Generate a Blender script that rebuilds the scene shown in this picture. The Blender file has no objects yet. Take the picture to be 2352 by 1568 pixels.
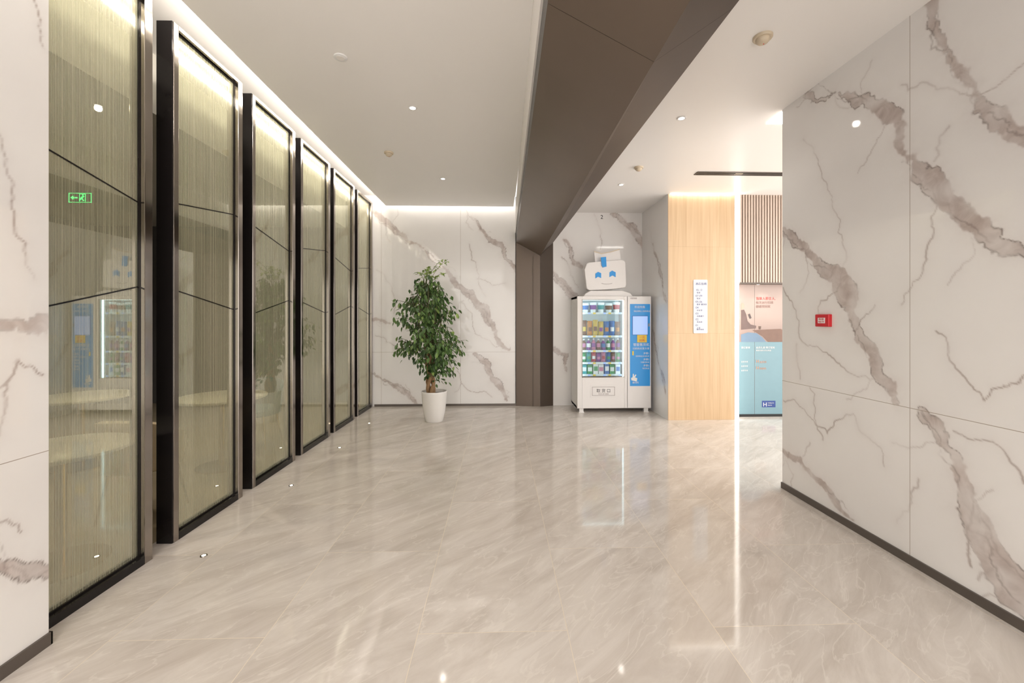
import bpy, math, random
import numpy as np
random.seed(7)
C = bpy.context.scene.collection
sc = bpy.context.scene
try:
    sc.view_settings.view_transform = 'Standard'
except Exception: pass
FPX=960.0; HZ=733.0; H=1.57
TH=math.atan(30/FPX); c_,s_=math.cos(TH),math.sin(TH)
def ray(px,py):
    a=(px-1176)/FPX; b=(HZ-py)/FPX
    return (a*c_+s_, c_-a*s_, b)
def onz(px,py,z=0):
    d=ray(px,py); t=(z-H)/d[2]; return (d[0]*t,d[1]*t,z)
def ony(px,py,Y):
    d=ray(px,py); t=Y/d[1]; return (d[0]*t,Y,H+d[2]*t)
def onx(px,py,X):
    d=ray(px,py); t=X/d[0]; return (X,d[1]*t,H+d[2]*t)

# ---------- materials ----------
def pmat(name,col,rough=0.5,metal=0.0,emis=None,estr=0.0,noise=0.0,nscale=8,trans=0,spec=None,bump=0):
    m=bpy.data.materials.new(name); m.use_nodes=True
    nt=m.node_tree; b=nt.nodes['Principled BSDF']
    b.inputs['Base Color'].default_value=(*col,1); b.inputs['Roughness'].default_value=rough
    b.inputs['Metallic'].default_value=metal
    if spec is not None: b.inputs['Specular IOR Level'].default_value=spec
    if emis:
        b.inputs['Emission Color'].default_value=(*emis,1); b.inputs['Emission Strength'].default_value=estr
    if noise>0:
        tc=nt.nodes.new('ShaderNodeTexCoord'); n=nt.nodes.new('ShaderNodeTexNoise'); n.inputs['Scale'].default_value=nscale
        n.inputs['Detail'].default_value=5
        nt.links.new(tc.outputs['Object'],n.inputs['Vector'])
        mx=nt.nodes.new('ShaderNodeMix'); mx.data_type='RGBA'
        mx.inputs[6].default_value=(*[min(1,x*(1-noise)) for x in col],1); mx.inputs[7].default_value=(*[min(1,x*(1+noise)) for x in col],1)
        nt.links.new(n.outputs['Fac'],mx.inputs[0]); nt.links.new(mx.outputs[2],b.inputs['Base Color'])
    return m
def emat(name,col,s):
    return pmat(name,(0.8,0.8,0.8),0.5,emis=col,estr=s)
M={}
M['paint']=pmat('ceiling_paint',(0.93,0.91,0.89),0.38,noise=0.012,nscale=1.5,spec=.4)
M['fascia']=pmat('fascia_paint',(0.86,0.83,0.80),0.4,noise=0.02,nscale=2)
M['bronze']=pmat('bronze_cladding',(0.150,0.114,0.088),0.34,metal=0.25,noise=0.10,nscale=2.5)
M['bronze_shade']=pmat('shaded_bronze_cladding',(0.085,0.064,0.050),0.5,metal=0.0,noise=0.1,nscale=2.5,spec=.2)  # same cladding, with the shade of the right-hand faces put into its colour
M['black']=pmat('black_reveal',(0.008,0.008,0.008),0.35,noise=.1)
M['steel']=pmat('mirror_steel',(0.34,0.305,0.275),0.12,metal=1,noise=.08,nscale=5)
M['blackgloss']=pmat('black_gloss_metal',(0.012,0.010,0.010),0.08,noise=.1,spec=.3)
M['base']=pmat('skirting_metal',(0.13,0.11,0.095),0.35,metal=.4,noise=.08)
M['white']=pmat('white_enamel',(0.82,0.80,0.79),0.3,noise=.015)
M['whitein']=pmat('white_interior',(0.78,0.88,0.92),0.4,noise=.015)
M['pot']=pmat('white_ceramic',(0.84,0.82,0.79),0.18,noise=.02)
M['soil']=pmat('soil',(0.09,0.055,0.03),0.9,noise=.5,nscale=60)
M['beige']=pmat('beige_plastic',(0.66,0.56,0.42),0.4,noise=.03)
M['led']=emat('led_warm',(1,0.93,0.84),30)
M['ledw']=emat('led_white',(1,0.95,0.88),11)
M['ledo']=emat('led_over_oak',(1,0.95,0.88),6)
M['ledin']=emat('led_cool',(0.62,0.90,1.0),6)
M['spot']=emat('lamp_glow',(1,0.96,0.90),4)
M['blue']=pmat('blue_vinyl_glow',(0.02,0.27,0.66),0.3,noise=.04,emis=(0.01,0.22,0.6),estr=.15)  # faint glow put into the vinyl colour, no lamp behind it
M['bluedk']=pmat('blue_print_dark',(0.03,0.15,0.45),0.4,noise=.04)
M['screen']=pmat('screen_glow',(0.1,0.12,0.2),0.2,emis=(0.38,0.56,0.98),estr=.85,noise=.02)
M['yellow']=pmat('yellow_sticker',(0.85,0.62,0.08),0.5,noise=.03)
M['red']=pmat('red_plastic',(0.62,0.02,0.03),0.3,noise=.05)
M['redink']=pmat('red_ink',(0.65,0.08,0.07),0.5,noise=.05)
M['ink']=pmat('dark_ink',(0.03,0.03,0.035),0.6,noise=.05)
M['greyink']=pmat('grey_ink',(0.35,0.30,0.30),0.6,noise=.05)
M['blueink']=pmat('blue_ink',(0.04,0.08,0.28),0.6,noise=.05)
M['whiteink']=pmat('white_ink',(0.85,0.85,0.85),0.5,noise=.02)
M['cafe_wall']=pmat('cafe_wall_paint',(0.14,0.14,0.145),0.6,noise=.25,nscale=2)
M['cafe_ceil']=pmat('cafe_ceiling_paint',(0.45,0.43,0.38),0.6,noise=.05,nscale=2)
M['cafe_floor']=pmat('cafe_floor_tile',(0.38,0.32,0.23),0.25,noise=.15,nscale=3)
M['table']=pmat('table_top_white',(0.88,0.84,0.76),0.3,noise=.03)
M['brass']=pmat('brass',(0.55,0.38,0.14),0.25,metal=1,noise=.05)
M['cream']=pmat('cream_upholstery',(0.76,0.62,0.44),0.8,noise=.1,nscale=30)
M['teal']=pmat('teal_upholstery',(0.05,0.16,0.20),0.8,noise=.1,nscale=30)
M['green_glow']=emat('exit_green',(0.02,0.95,0.25),2.6)
M['green_dark']=pmat('exit_dark',(0.005,0.03,0.012),0.4,noise=.1)

def glass_clear():
    m=bpy.data.materials.new('clear_glass'); m.use_nodes=True; nt=m.node_tree; nt.nodes.clear()
    o=nt.nodes.new('ShaderNodeOutputMaterial'); t=nt.nodes.new('ShaderNodeBsdfTransparent'); g=nt.nodes.new('ShaderNodeBsdfGlossy')
    g.inputs['Roughness'].default_value=.02; t.inputs['Color'].default_value=(.95,.98,.98,1)
    x=nt.nodes.new('ShaderNodeMixShader'); x.inputs[0].default_value=.05
    nt.links.new(t.outputs[0],x.inputs[1]); nt.links.new(g.outputs[0],x.inputs[2]); nt.links.new(x.outputs[0],o.inputs[0]); return m
M['glass']=glass_clear()
def reeded():
    m=bpy.data.materials.new('gold_green_striped_glass'); m.use_nodes=True; nt=m.node_tree; nt.nodes.clear(); L=nt.links.new
    o=nt.nodes.new('ShaderNodeOutputMaterial')
    tc=nt.nodes.new('ShaderNodeTexCoord'); mp=nt.nodes.new('ShaderNodeMapping'); mp.inputs['Scale'].default_value=(1,165,0.10)
    n=nt.nodes.new('ShaderNodeTexNoise'); n.inputs['Scale'].default_value=1.0; n.inputs['Detail'].default_value=2
    L(tc.outputs['Object'],mp.inputs['Vector']); L(mp.outputs[0],n.inputs['Vector'])
    r=nt.nodes.new('ShaderNodeMapRange'); r.inputs[1].default_value=.35; r.inputs[2].default_value=.68; r.inputs[3].default_value=.26; r.inputs[4].default_value=.50
    L(n.outputs['Fac'],r.inputs[0])
    t=nt.nodes.new('ShaderNodeBsdfTransparent'); t.inputs['Color'].default_value=(.88,.89,.68,1)
    d=nt.nodes.new('ShaderNodeBsdfDiffuse'); tr=nt.nodes.new('ShaderNodeBsdfTranslucent')
    cr=nt.nodes.new('ShaderNodeMix'); cr.data_type='RGBA'; cr.inputs[6].default_value=(.74,.72,.47,1); cr.inputs[7].default_value=(.84,.81,.60,1)
    L(n.outputs['Fac'],cr.inputs[0]); L(cr.outputs[2],d.inputs[0]); L(cr.outputs[2],tr.inputs[0])
    a=nt.nodes.new('ShaderNodeMixShader'); a.inputs[0].default_value=.12; L(d.outputs[0],a.inputs[1]); L(tr.outputs[0],a.inputs[2])
    x=nt.nodes.new('ShaderNodeMixShader'); L(r.outputs[0],x.inputs[0]); L(t.outputs[0],x.inputs[1]); L(a.outputs[0],x.inputs[2])
    g=nt.nodes.new('ShaderNodeBsdfGlossy'); g.inputs['Roughness'].default_value=.012; g.inputs['Color'].default_value=(.95,.95,.84,1)
    f=nt.nodes.new('ShaderNodeFresnel'); f.inputs['IOR'].default_value=3.0
    y=nt.nodes.new('ShaderNodeMixShader'); L(f.outputs[0],y.inputs[0]); L(x.outputs[0],y.inputs[1]); L(g.outputs[0],y.inputs[2]); L(y.outputs[0],o.inputs[0])
    return m
M['reed']=reeded()
def wood_mat(name,c1,c2):
    m=bpy.data.materials.new(name); m.use_nodes=True; nt=m.node_tree; L=nt.links.new; b=nt.nodes['Principled BSDF']; b.inputs['Roughness'].default_value=.4
    tc=nt.nodes.new('ShaderNodeTexCoord'); mp=nt.nodes.new('ShaderNodeMapping'); mp.inputs['Scale'].default_value=(14,14,.6)
    n=nt.nodes.new('ShaderNodeTexNoise'); n.inputs['Scale'].default_value=1.6; n.inputs['Detail'].default_value=7; n.inputs['Distortion'].default_value=.6
    L(tc.outputs['Object'],mp.inputs[0]); L(mp.outputs[0],n.inputs[0])
    r=nt.nodes.new('ShaderNodeValToRGB'); r.color_ramp.elements[0].position=.3; r.color_ramp.elements[0].color=(*c1,1); r.color_ramp.elements[1].position=.7; r.color_ramp.elements[1].color=(*c2,1)
    L(n.outputs['Fac'],r.inputs[0])
    br=nt.nodes.new('ShaderNodeTexBrick'); br.inputs['Scale'].default_value=1; br.inputs['Brick Width'].default_value=.53; br.inputs['Row Height'].default_value=1.35
    br.inputs['Mortar Size'].default_value=.0018; br.inputs['Color1'].default_value=(1,1,1,1); br.inputs['Color2'].default_value=(.95,.94,.92,1); br.inputs['Mortar'].default_value=(.78,.73,.67,1); br.offset=0.5
    sx=nt.nodes.new('ShaderNodeSeparateXYZ'); cx=nt.nodes.new('ShaderNodeCombineXYZ'); L(tc.outputs['Object'],sx.inputs[0]); L(sx.outputs[0],cx.inputs[0]); L(sx.outputs[2],cx.inputs[1]); L(cx.outputs[0],br.inputs['Vector'])
    mu=nt.nodes.new('ShaderNodeMix'); mu.data_type='RGBA'; mu.blend_type='MULTIPLY'; mu.inputs[0].default_value=1; L(r.outputs[0],mu.inputs[6]); L(br.outputs['Color'],mu.inputs[7]); L(mu.outputs[2],b.inputs['Base Color'])
    return m
M['oak']=wood_mat('light_oak',(0.60,0.415,0.245),(0.70,0.52,0.33))
M['slat']=wood_mat('slat_wood',(0.54,0.44,0.37),(0.65,0.54,0.46))
M['bark']=pmat('bark',(0.30,0.18,0.09),0.8,noise=.35,nscale=40)
M['twig']=pmat('twig_bark',(0.11,0.11,0.05),0.8,noise=.3,nscale=40)
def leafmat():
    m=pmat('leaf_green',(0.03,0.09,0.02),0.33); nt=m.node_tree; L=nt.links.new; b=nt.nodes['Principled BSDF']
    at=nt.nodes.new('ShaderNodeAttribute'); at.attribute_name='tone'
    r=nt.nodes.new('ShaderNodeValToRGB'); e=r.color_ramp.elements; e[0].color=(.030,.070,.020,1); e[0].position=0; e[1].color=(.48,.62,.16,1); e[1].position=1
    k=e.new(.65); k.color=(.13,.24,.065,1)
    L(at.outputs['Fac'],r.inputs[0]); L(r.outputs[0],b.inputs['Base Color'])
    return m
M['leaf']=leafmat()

def floormat():
    m=bpy.data.materials.new('polished_beige_marble_tile'); m.use_nodes=True; nt=m.node_tree; L=nt.links.new; b=nt.nodes['Principled BSDF']
    N=nt.nodes.new
    geo=N('ShaderNodeNewGeometry'); sx=N('ShaderNodeSeparateXYZ'); L(geo.outputs['Position'],sx.inputs[0])
    ax=N('ShaderNodeMath'); ax.operation='ADD'; ax.inputs[1].default_value=-2.85+15; L(sx.outputs[1],ax.inputs[0])
    ay=N('ShaderNodeMath'); ay.operation='ADD'; ay.inputs[1].default_value=.405+7.5; L(sx.outputs[0],ay.inputs[0])
    cb=N('ShaderNodeCombineXYZ'); L(ax.outputs[0],cb.inputs[0]); L(ay.outputs[0],cb.inputs[1])
    br=N('ShaderNodeTexBrick'); br.offset=.5; br.inputs['Scale'].default_value=1; br.inputs['Brick Width'].default_value=1.5; br.inputs['Row Height'].default_value=.75
    br.inputs['Mortar Size'].default_value=.0018; br.inputs['Mortar Smooth'].default_value=0.2; br.inputs['Color1'].default_value=(0,0,0,1); br.inputs['Color2'].default_value=(1,1,1,1); br.inputs['Mortar'].default_value=(.5,.5,.5,1)
    L(cb.outputs[0],br.inputs['Vector'])
    sc_=N('ShaderNodeVectorMath'); sc_.operation='SCALE'; sc_.inputs['Scale'].default_value=7; L(br.outputs['Color'],sc_.inputs[0])
    ad=N('ShaderNodeVectorMath'); ad.operation='ADD'; L(geo.outputs['Position'],ad.inputs[0]); L(sc_.outputs[0],ad.inputs[1])
    mp=N('ShaderNodeMapping'); mp.vector_type='TEXTURE' ; mp.inputs['Scale'].default_value=(.42,1.7,1)
    mp.inputs['Rotation'].default_value=(0,0,math.radians(-48))
    L(ad.outputs[0],mp.inputs[0])
    n1=N('ShaderNodeTexNoise'); n1.inputs['Scale'].default_value=1.9; n1.inputs['Detail'].default_value=9; n1.inputs['Roughness'].default_value=.68; n1.inputs['Distortion'].default_value=.8; L(mp.outputs[0],n1.inputs[0])
    r1=N('ShaderNodeValToRGB'); e=r1.color_ramp.elements; e[0].position=.34; e[0].color=(.565,.512,.462,1); e[1].position=.66; e[1].color=(.740,.695,.648,1)
    L(n1.outputs['Fac'],r1.inputs[0])
    n2=N('ShaderNodeTexNoise'); n2.inputs['Scale'].default_value=3.4; n2.inputs['Detail'].default_value=6; n2.inputs['Distortion'].default_value=1.0; L(mp.outputs[0],n2.inputs[0])
    s2=N('ShaderNodeMath'); s2.operation='SUBTRACT'; s2.inputs[1].default_value=.5; L(n2.outputs['Fac'],s2.inputs[0])
    a2=N('ShaderNodeMath'); a2.operation='ABSOLUTE'; L(s2.outputs[0],a2.inputs[0])
    mr=N('ShaderNodeMapRange'); mr.inputs[1].default_value=0; mr.inputs[2].default_value=.018; mr.inputs[3].default_value=.42; mr.inputs[4].default_value=0; L(a2.outputs[0],mr.inputs[0])
    mx=N('ShaderNodeMix'); mx.data_type='RGBA'; L(mr.outputs[0],mx.inputs[0]); L(r1.outputs[0],mx.inputs[6]); mx.inputs[7].default_value=(.82,.78,.725,1)
    mj=N('ShaderNodeMix'); mj.data_type='RGBA'; L(br.outputs['Fac'],mj.inputs[0]); L(mx.outputs[2],mj.inputs[6]); mj.inputs[7].default_value=(.80,.72,.60,1)
    L(mj.outputs[2],b.inputs['Base Color']); b.inputs['Roughness'].default_value=.065
    b.inputs['Specular IOR Level'].default_value=.36
    return m
M['floor']=floormat()

def marblemat(name,useams,vseams):
    m=bpy.data.materials.new(name); m.use_nodes=True; nt=m.node_tree; L=nt.links.new; b=nt.nodes['Principled BSDF']; N=nt.nodes.new
    at=N('ShaderNodeAttribute'); at.attribute_name='vein'; sp=N('ShaderNodeSeparateColor'); L(at.outputs['Color'],sp.inputs[0])
    geo=N('ShaderNodeNewGeometry')
    n=N('ShaderNodeTexNoise'); n.inputs['Scale'].default_value=9; n.inputs['Detail'].default_value=8; n.inputs['Distortion'].default_value=1.2; L(geo.outputs['Position'],n.inputs[0])
    rv=N('ShaderNodeValToRGB'); e=rv.color_ramp.elements; e[0].position=.3; e[0].color=(.46,.385,.355,1); e[1].position=.7; e[1].color=(.66,.595,.565,1); L(n.outputs['Fac'],rv.inputs[0])
    nb=N('ShaderNodeTexNoise'); nb.inputs['Scale'].default_value=.9; nb.inputs['Detail'].default_value=4; L(geo.outputs['Position'],nb.inputs[0])
    rb=N('ShaderNodeValToRGB'); e=rb.color_ramp.elements; e[0].position=.35; e[0].color=(.86,.84,.825,1); e[1].position=.6; e[1].color=(.90,.885,.87,1); L(nb.outputs['Fac'],rb.inputs[0])
    m1=N('ShaderNodeMix'); m1.data_type='RGBA'; L(sp.outputs[0],m1.inputs[0]); L(rb.outputs[0],m1.inputs[6]); L(rv.outputs[0],m1.inputs[7])
    m2=N('ShaderNodeMix'); m2.data_type='RGBA'; L(sp.outputs[1],m2.inputs[0]); L(m1.outputs[2],m2.inputs[6]); m2.inputs[7].default_value=(.20,.15,.13,1)
    uv=N('ShaderNodeUVMap'); uv.uv_map='uv'; su=N('ShaderNodeSeparateXYZ'); L(uv.outputs[0],su.inputs[0])
    last=None
    for idx,lst in ((0,useams),(1,vseams)):
        for v in lst:
            k=N('ShaderNodeMath'); k.operation='COMPARE'; k.inputs[1].default_value=v; k.inputs[2].default_value=.0018; L(su.outputs[idx],k.inputs[0])
            if last is None: last=k
            else:
                q=N('ShaderNodeMath'); q.operation='MAXIMUM'; L(last.outputs[0],q.inputs[0]); L(k.outputs[0],q.inputs[1]); last=q
    out=m2
    if last is not None:
        m3=N('ShaderNodeMix'); m3.data_type='RGBA'; L(last.outputs[0],m3.inputs[0]); L(m2.outputs[2],m3.inputs[6]); m3.inputs[7].default_value=(.42,.36,.31,1); out=m3
    L(out.outputs[2],b.inputs['Base Color']); b.inputs['Roughness'].default_value=.04
    return m

# ---------- mesh builder ----------
class MB:
    def __init__(s): s.v=[]; s.f=[]; s.m=[]
    def add(s,vs,fs,mi=0):
        o=len(s.v); s.v+=[tuple(p) for p in vs]
        for f in fs: s.f.append(tuple(i+o for i in f)); s.m.append(mi)
        return s
    def box(s,x0,x1,y0,y1,z0,z1,mi=0):
        v=[(x,y,z) for x in (x0,x1) for y in (y0,y1) for z in (z0,z1)]
        return s.add(v,[(0,1,3,2),(4,6,7,5),(0,4,5,1),(2,3,7,6),(0,2,6,4),(1,5,7,3)],mi)
    def quad(s,a,b,c,d,mi=0): return s.add([a,b,c,d],[(0,1,2,3)],mi)
    def prism(s,poly,axis,t0,t1,mi=0):
        n=len(poly)
        def p3(p,t):
            return (p[0],t,p[1]) if axis=='y' else ((p[0],p[1],t) if axis=='z' else (t,p[0],p[1]))
        v=[p3(p,t0) for p in poly]+[p3(p,t1) for p in poly]
        f=[tuple(range(n)),tuple(range(2*n-1,n-1,-1))]+[(i,n+i,n+(i+1)%n,(i+1)%n) for i in range(n)]
        return s.add(v,f,mi)
    def lathe(s,prof,cx=0,cy=0,n=24,mi=0,z=0):
        v=[];f=[]
        for r,zz in prof:
            for k in range(n):
                a=2*math.pi*k/n; v.append((cx+r*math.cos(a),cy+r*math.sin(a),z+zz))
        for j in range(len(prof)-1):
            for k in range(n):
                f.append((j*n+k,j*n+(k+1)%n,(j+1)*n+(k+1)%n,(j+1)*n+k))
        f.append(tuple(range(n-1,-1,-1))); f.append(tuple((len(prof)-1)*n+k for k in range(n)))
        return s.add(v,f,mi)
    def tube(s,pts,rad,n=8,mi=0):
        from mathutils import Vector
        v=[];f=[]; P=[Vector(p) for p in pts]
        for i,p in enumerate(P):
            d=(P[min(i+1,len(P)-1)]-P[max(i-1,0)]).normalized()
            u=d.cross(Vector((0.3,1,0.1))).normalized(); w=d.cross(u)
            r=rad[i] if isinstance(rad,(list,tuple)) else rad
            for k in range(n):
                a=2*math.pi*k/n; q=p+u*math.cos(a)*r+w*math.sin(a)*r; v.append(tuple(q))
        for i in range(len(P)-1):
            for k in range(n): f.append((i*n+k,i*n+(k+1)%n,(i+1)*n+(k+1)%n,(i+1)*n+k))
        f.append(tuple(range(n-1,-1,-1))); f.append(tuple((len(P)-1)*n+k for k in range(n)))
        return s.add(v,f,mi)
    def build(s,name,mats,parent=None,smooth=False,bevel=0,recalc=True):
        me=bpy.data.meshes.new(name); me.from_pydata(s.v,[],s.f)
        if not isinstance(mats,(list,tuple)): mats=[mats]
        for m in mats: me.materials.append(m)
        me.polygons.foreach_set('material_index',s.m)
        if recalc:
            import bmesh
            bm=bmesh.new(); bm.from_mesh(me); bmesh.ops.recalc_face_normals(bm,faces=bm.faces); bm.to_mesh(me); bm.free()
        if smooth:
            me.polygons.foreach_set('use_smooth',[True]*len(me.polygons))
        me.update()
        o=bpy.data.objects.new(name,me); C.objects.link(o)
        if smooth and hasattr(me,'set_sharp_from_angle'): me.set_sharp_from_angle(angle=math.radians(40))
        if bevel:
            b=o.modifiers.new('bevel','BEVEL'); b.width=bevel; b.segments=2; b.limit_method='ANGLE'
        if parent: o.parent=parent
        return o
def thing(name,label,cat,loc=(0,0,0),rotz=0,group=None):
    o=bpy.data.objects.new(name,None); C.objects.link(o); o.location=loc; o.rotation_euler=(0,0,rotz); o.empty_display_size=.1
    o['label']=label; o['category']=cat
    if group: o['group']=group
    return o
def tag(o,label,cat,group=None):
    o['label']=label; o['category']=cat
    if group: o['group']=group
    return o
def struct(o,label=None):
    o['kind']='structure'
    if label: o['label']=label
    return o
def text(body,size,mat,parent,loc,rot=(math.pi/2,0,0),name='lettering',align='LEFT',ext=0.0006):
    cu=bpy.data.curves.new(name,'FONT'); cu.body=body; cu.size=size; cu.align_x=align; cu.extrude=ext
    t=bpy.data.objects.new(name+'_tmp',cu); C.objects.link(t)
    bpy.context.view_layer.update()
    dg=bpy.context.evaluated_depsgraph_get(); me=bpy.data.meshes.new_from_object(t.evaluated_get(dg))
    bpy.data.objects.remove(t)
    me.name=name; me.materials.clear(); me.materials.append(mat)
    o=bpy.data.objects.new(name,me); C.objects.link(o); o.location=loc; o.rotation_euler=rot
    if parent: o.parent=parent
    return o

# ---------- marble walls ----------
rng=np.random.RandomState(3)
rb_=random.Random(21)
def vnoise(u,v,s,seed):
    r=np.random.RandomState(seed); G=r.rand(256,256)
    x=u*s+500; y=v*s+500; xi=np.floor(x).astype(int); yi=np.floor(y).astype(int); fx=x-xi; fy=y-yi
    fx=fx*fx*(3-2*fx); fy=fy*fy*(3-2*fy)
    g=lambda a,b:G[a%256,b%256]
    return (g(xi,yi)*(1-fx)+g(xi+1,yi)*fx)*(1-fy)+(g(xi,yi+1)*(1-fx)+g(xi+1,yi+1)*fx)*fy-.5
def fract(pl,lev,amp):
    pts=[tuple(p) for p in pl]
    for _ in range(lev):
        out=[pts[0]]
        for a,b in zip(pts[:-1],pts[1:]):
            L=math.hypot(b[0]-a[0],b[1]-a[1]); k=rng.randn()*amp*L
            nx,ny=(-(b[1]-a[1])/(L+1e-9),(b[0]-a[0])/(L+1e-9))
            out.append(((a[0]+b[0])/2+nx*k,(a[1]+b[1])/2+ny*k,(a[2]+b[2])/2)); out.append(b)
        pts=out
    return pts
def pdist(U,V,pl):
    best=np.full(U.shape,9.0); hw=np.zeros(U.shape)
    for a,b in zip(pl[:-1],pl[1:]):
        dx,dy=b[0]-a[0],b[1]-a[1]; L2=dx*dx+dy*dy+1e-12
        t=np.clip(((U-a[0])*dx+(V-a[1])*dy)/L2,0,1)
        d=np.hypot(U-a[0]-t*dx,V-a[1]-t*dy); k=d<best
        best=np.where(k,d,best); hw=np.where(k,a[2]+(b[2]-a[2])*t,hw)
    return best,hw
def marble_wall(name,fn,u0,u1,v0,v1,step,thick,thin,useams,vseams,label,wmul=1.0,branches=0):
    nu=max(2,int((u1-u0)/step)); nv=max(2,int((v1-v0)/step))
    us=np.linspace(u0,u1,nu+1); vs=np.linspace(v0,v1,nv+1)
    U,V=np.meshgrid(us,vs,indexing='ij'); U=U.ravel(); V=V.ravel()
    jag=.034*vnoise(U,V,6,1)+.026*vnoise(U,V,19,2)+.016*vnoise(U,V,50,3)
    fill=np.zeros(U.shape); edge=np.zeros(U.shape)
    thin=list(thin); faint=[]
    for pl in thick:
        for k in range(branches):
            p=pl[rb_.randrange(len(pl)-1)]; L=rb_.uniform(.12,.42); a=rb_.uniform(-2.4,-.7)+(math.pi if rb_.random()<.35 else 0)
            faint.append([(p[0],p[1]),(p[0]+L*.5*math.cos(a)+rb_.uniform(-.05,.05),p[1]+L*.5*math.sin(a)),(p[0]+L*math.cos(a+.3),p[1]+L*math.sin(a+.3))])
    for pl in thick:
        d,hw=pdist(U,V,fract(pl,3,.09)); de=d+jag-hw*wmul*(1+1.0*vnoise(U,V,5,4))-.003
        f=np.clip(.5-de/.014,0,1)*(.80+.7*vnoise(U,V,9,5)); f=np.clip(f,0,1)
        halo=np.clip(np.exp(-np.maximum(de,0)/.05)*.20,0,1)
        fill=np.maximum(fill,np.maximum(f,halo))
        e=np.exp(-(de/.0042)**2)*np.clip(.26+2.2*vnoise(U,V,6,6),0,.85); edge=np.maximum(edge,e)
        d2,_=pdist(U,V,fract([(p[0]+p[2]*.5,p[1],0) for p in pl],4,.14))
        e=np.exp(-((d2+.2*jag)/.004)**2)*np.clip(.18+2*vnoise(U,V,4,7),0,.45); edge=np.maximum(edge,e)
    for lst,g_ in ((thin,1.0),(faint,.6)):
        for pl in lst:
            p3=[(p[0],p[1],0) for p in pl]
            d,_=pdist(U,V,fract(p3,4,.10))
            w=.0042+.006*np.clip(vnoise(U,V,5,8)+.2,0,1)
            e=g_*np.exp(-(d/w)**2)*np.clip(.58+1.2*vnoise(U,V,4,9),.2,.95); fill=np.maximum(fill,e); edge=np.maximum(edge,e*.28)
            fill=np.maximum(fill,g_*np.exp(-d/.03)*.15)
    P=np.array([fn(0,0),fn(1,0),fn(0,1)],float); e_u=P[1]-P[0]; e_v=P[2]-P[0]
    co=P[0][None,:]+U[:,None]*e_u+V[:,None]*e_v
    I=np.arange(nu)[:,None]*(nv+1)+np.arange(nv)[None,:]
    q=np.stack([I,I+nv+1,I+nv+2,I+1],-1).reshape(-1,4)
    me=bpy.data.meshes.new(name); me.vertices.add(len(co)); me.vertices.foreach_set('co',co.ravel().astype(np.float32))
    me.loops.add(q.size); me.loops.foreach_set('vertex_index',q.ravel().astype(np.int32))
    me.polygons.add(len(q)); me.polygons.foreach_set('loop_start',(np.arange(len(q))*4).astype(np.int32))
    me.update(calc_edges=True); me.validate()
    at=me.attributes.new('vein','FLOAT_COLOR','POINT'); cl=np.stack([fill,edge,fill*0,fill*0+1],-1).astype(np.float32); at.data.foreach_set('color',cl.ravel())
    uv=me.uv_layers.new(name='uv'); li=q.ravel(); uv.data.foreach_set('uv',np.stack([U[li],V[li]],-1).astype(np.float32).ravel())
    me.materials.append(marblemat(name+'_marble',useams,vseams))
    o=bpy.data.objects.new(name,me); C.objects.link(o); struct(o,label); return o

YB=7.6; XR=2.64; YR=3.815; XP=-2.173; YP=2.087; XL=2.63; YW=6.43
ZL=3.58; ZR=3.52
def RX(l,t=True): 
    out=[]
    for p in l:
        q=onx(p[0],p[1],XR); out.append((q[1],q[2],p[2] if len(p)>2 else 0))
    return out
def BY(l,Y=YB):
    out=[]
    for p in l:
        q=ony(p[0],p[1],Y); out.append((q[0],q[2],p[2] if len(p)>2 else 0))
    return out
thickR=[RX([(1850,215,.008),(1920,212,.012),(1990,225,.02),(2040,262,.035),(2060,330,.04),(2110,400,.045),(2170,455,.04),(2230,510,.04),(2290,555,.035),(2352,580,.02),(2500,660,.02)]),
 RX([(2110,-60,.02),(2150,60,.014),(2190,140,.016),(2240,200,.022),(2290,265,.03),(2320,300,.02),(2420,310,.02)]),
 RX([(1799,530,.02),(1850,570,.035),(1920,625,.06),(1950,690,.06),(1975,770,.035),(2010,850,.035),(2055,920,.015)]),
 RX([(2120,945,.01),(2160,1000,.025),(2200,1080,.03),(2250,1200,.04),(2290,1300,.05),(2340,1380,.05),(2480,1480,.05)]),
 RX([(1799,1035,.012),(1840,1060,.022),(1900,1120,.02),(1960,1195,.006)]),
 [(1.1,3.3,.03),(.6,2.6,.05),(.2,1.9,.04),(-.4,1.2,.05),(-1,.4,.04)]]
thinR=[RX(l) for l in [
 [(1845,320),(1880,370),(1905,440),(1930,510),(1945,590),(1930,640)],
 [(2145,445),(2140,520),(2120,620),(2070,700)],
 [(1799,660),(1830,730),(1850,790),(1900,810),(1960,860),(2010,870),(2040,900)],
 [(2150,760),(2200,850),(2260,920),(2300,890),(2352,862)],
 [(1800,920),(1850,945),(1900,995),(1960,950),(2000,1010),(2030,1070)],
 [(2070,195),(2150,205),(2210,215),(2260,215),(2300,190),(2352,145)],
 [(2190,990),(2260,1010),(2320,1060),(2352,1110)],
 [(2110,1100),(2090,1160),(2060,1200)],[(2180,290),(2150,340),(2145,370)],[(1930,650),(1885,690),(1880,720)],
 [(1830,790),(1838,870)],[(1960,760),(1990,720),(2010,700)],[(1860,890),(1870,960),(1890,1010)],[(2235,1120),(2220,1220),(2230,1300)],
 [(1900,215),(1960,240),(2000,232)],[(2255,1190),(2300,1280),(2352,1330)]]]
marble_wall('wall_right',lambda u,v:(XR,u,v),-2.5,YR,0,ZR,.0078,thickR,thinR,[2.605,1.4,.2,-1.0,-2.2],[1.0],'white veined marble wall on the right',1.25,4)
struct(MB().box(XR+.004,XR+.2,-2.5,YR,0,ZR).build('wall_right',M['fascia']),'return of the right marble wall')
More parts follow.
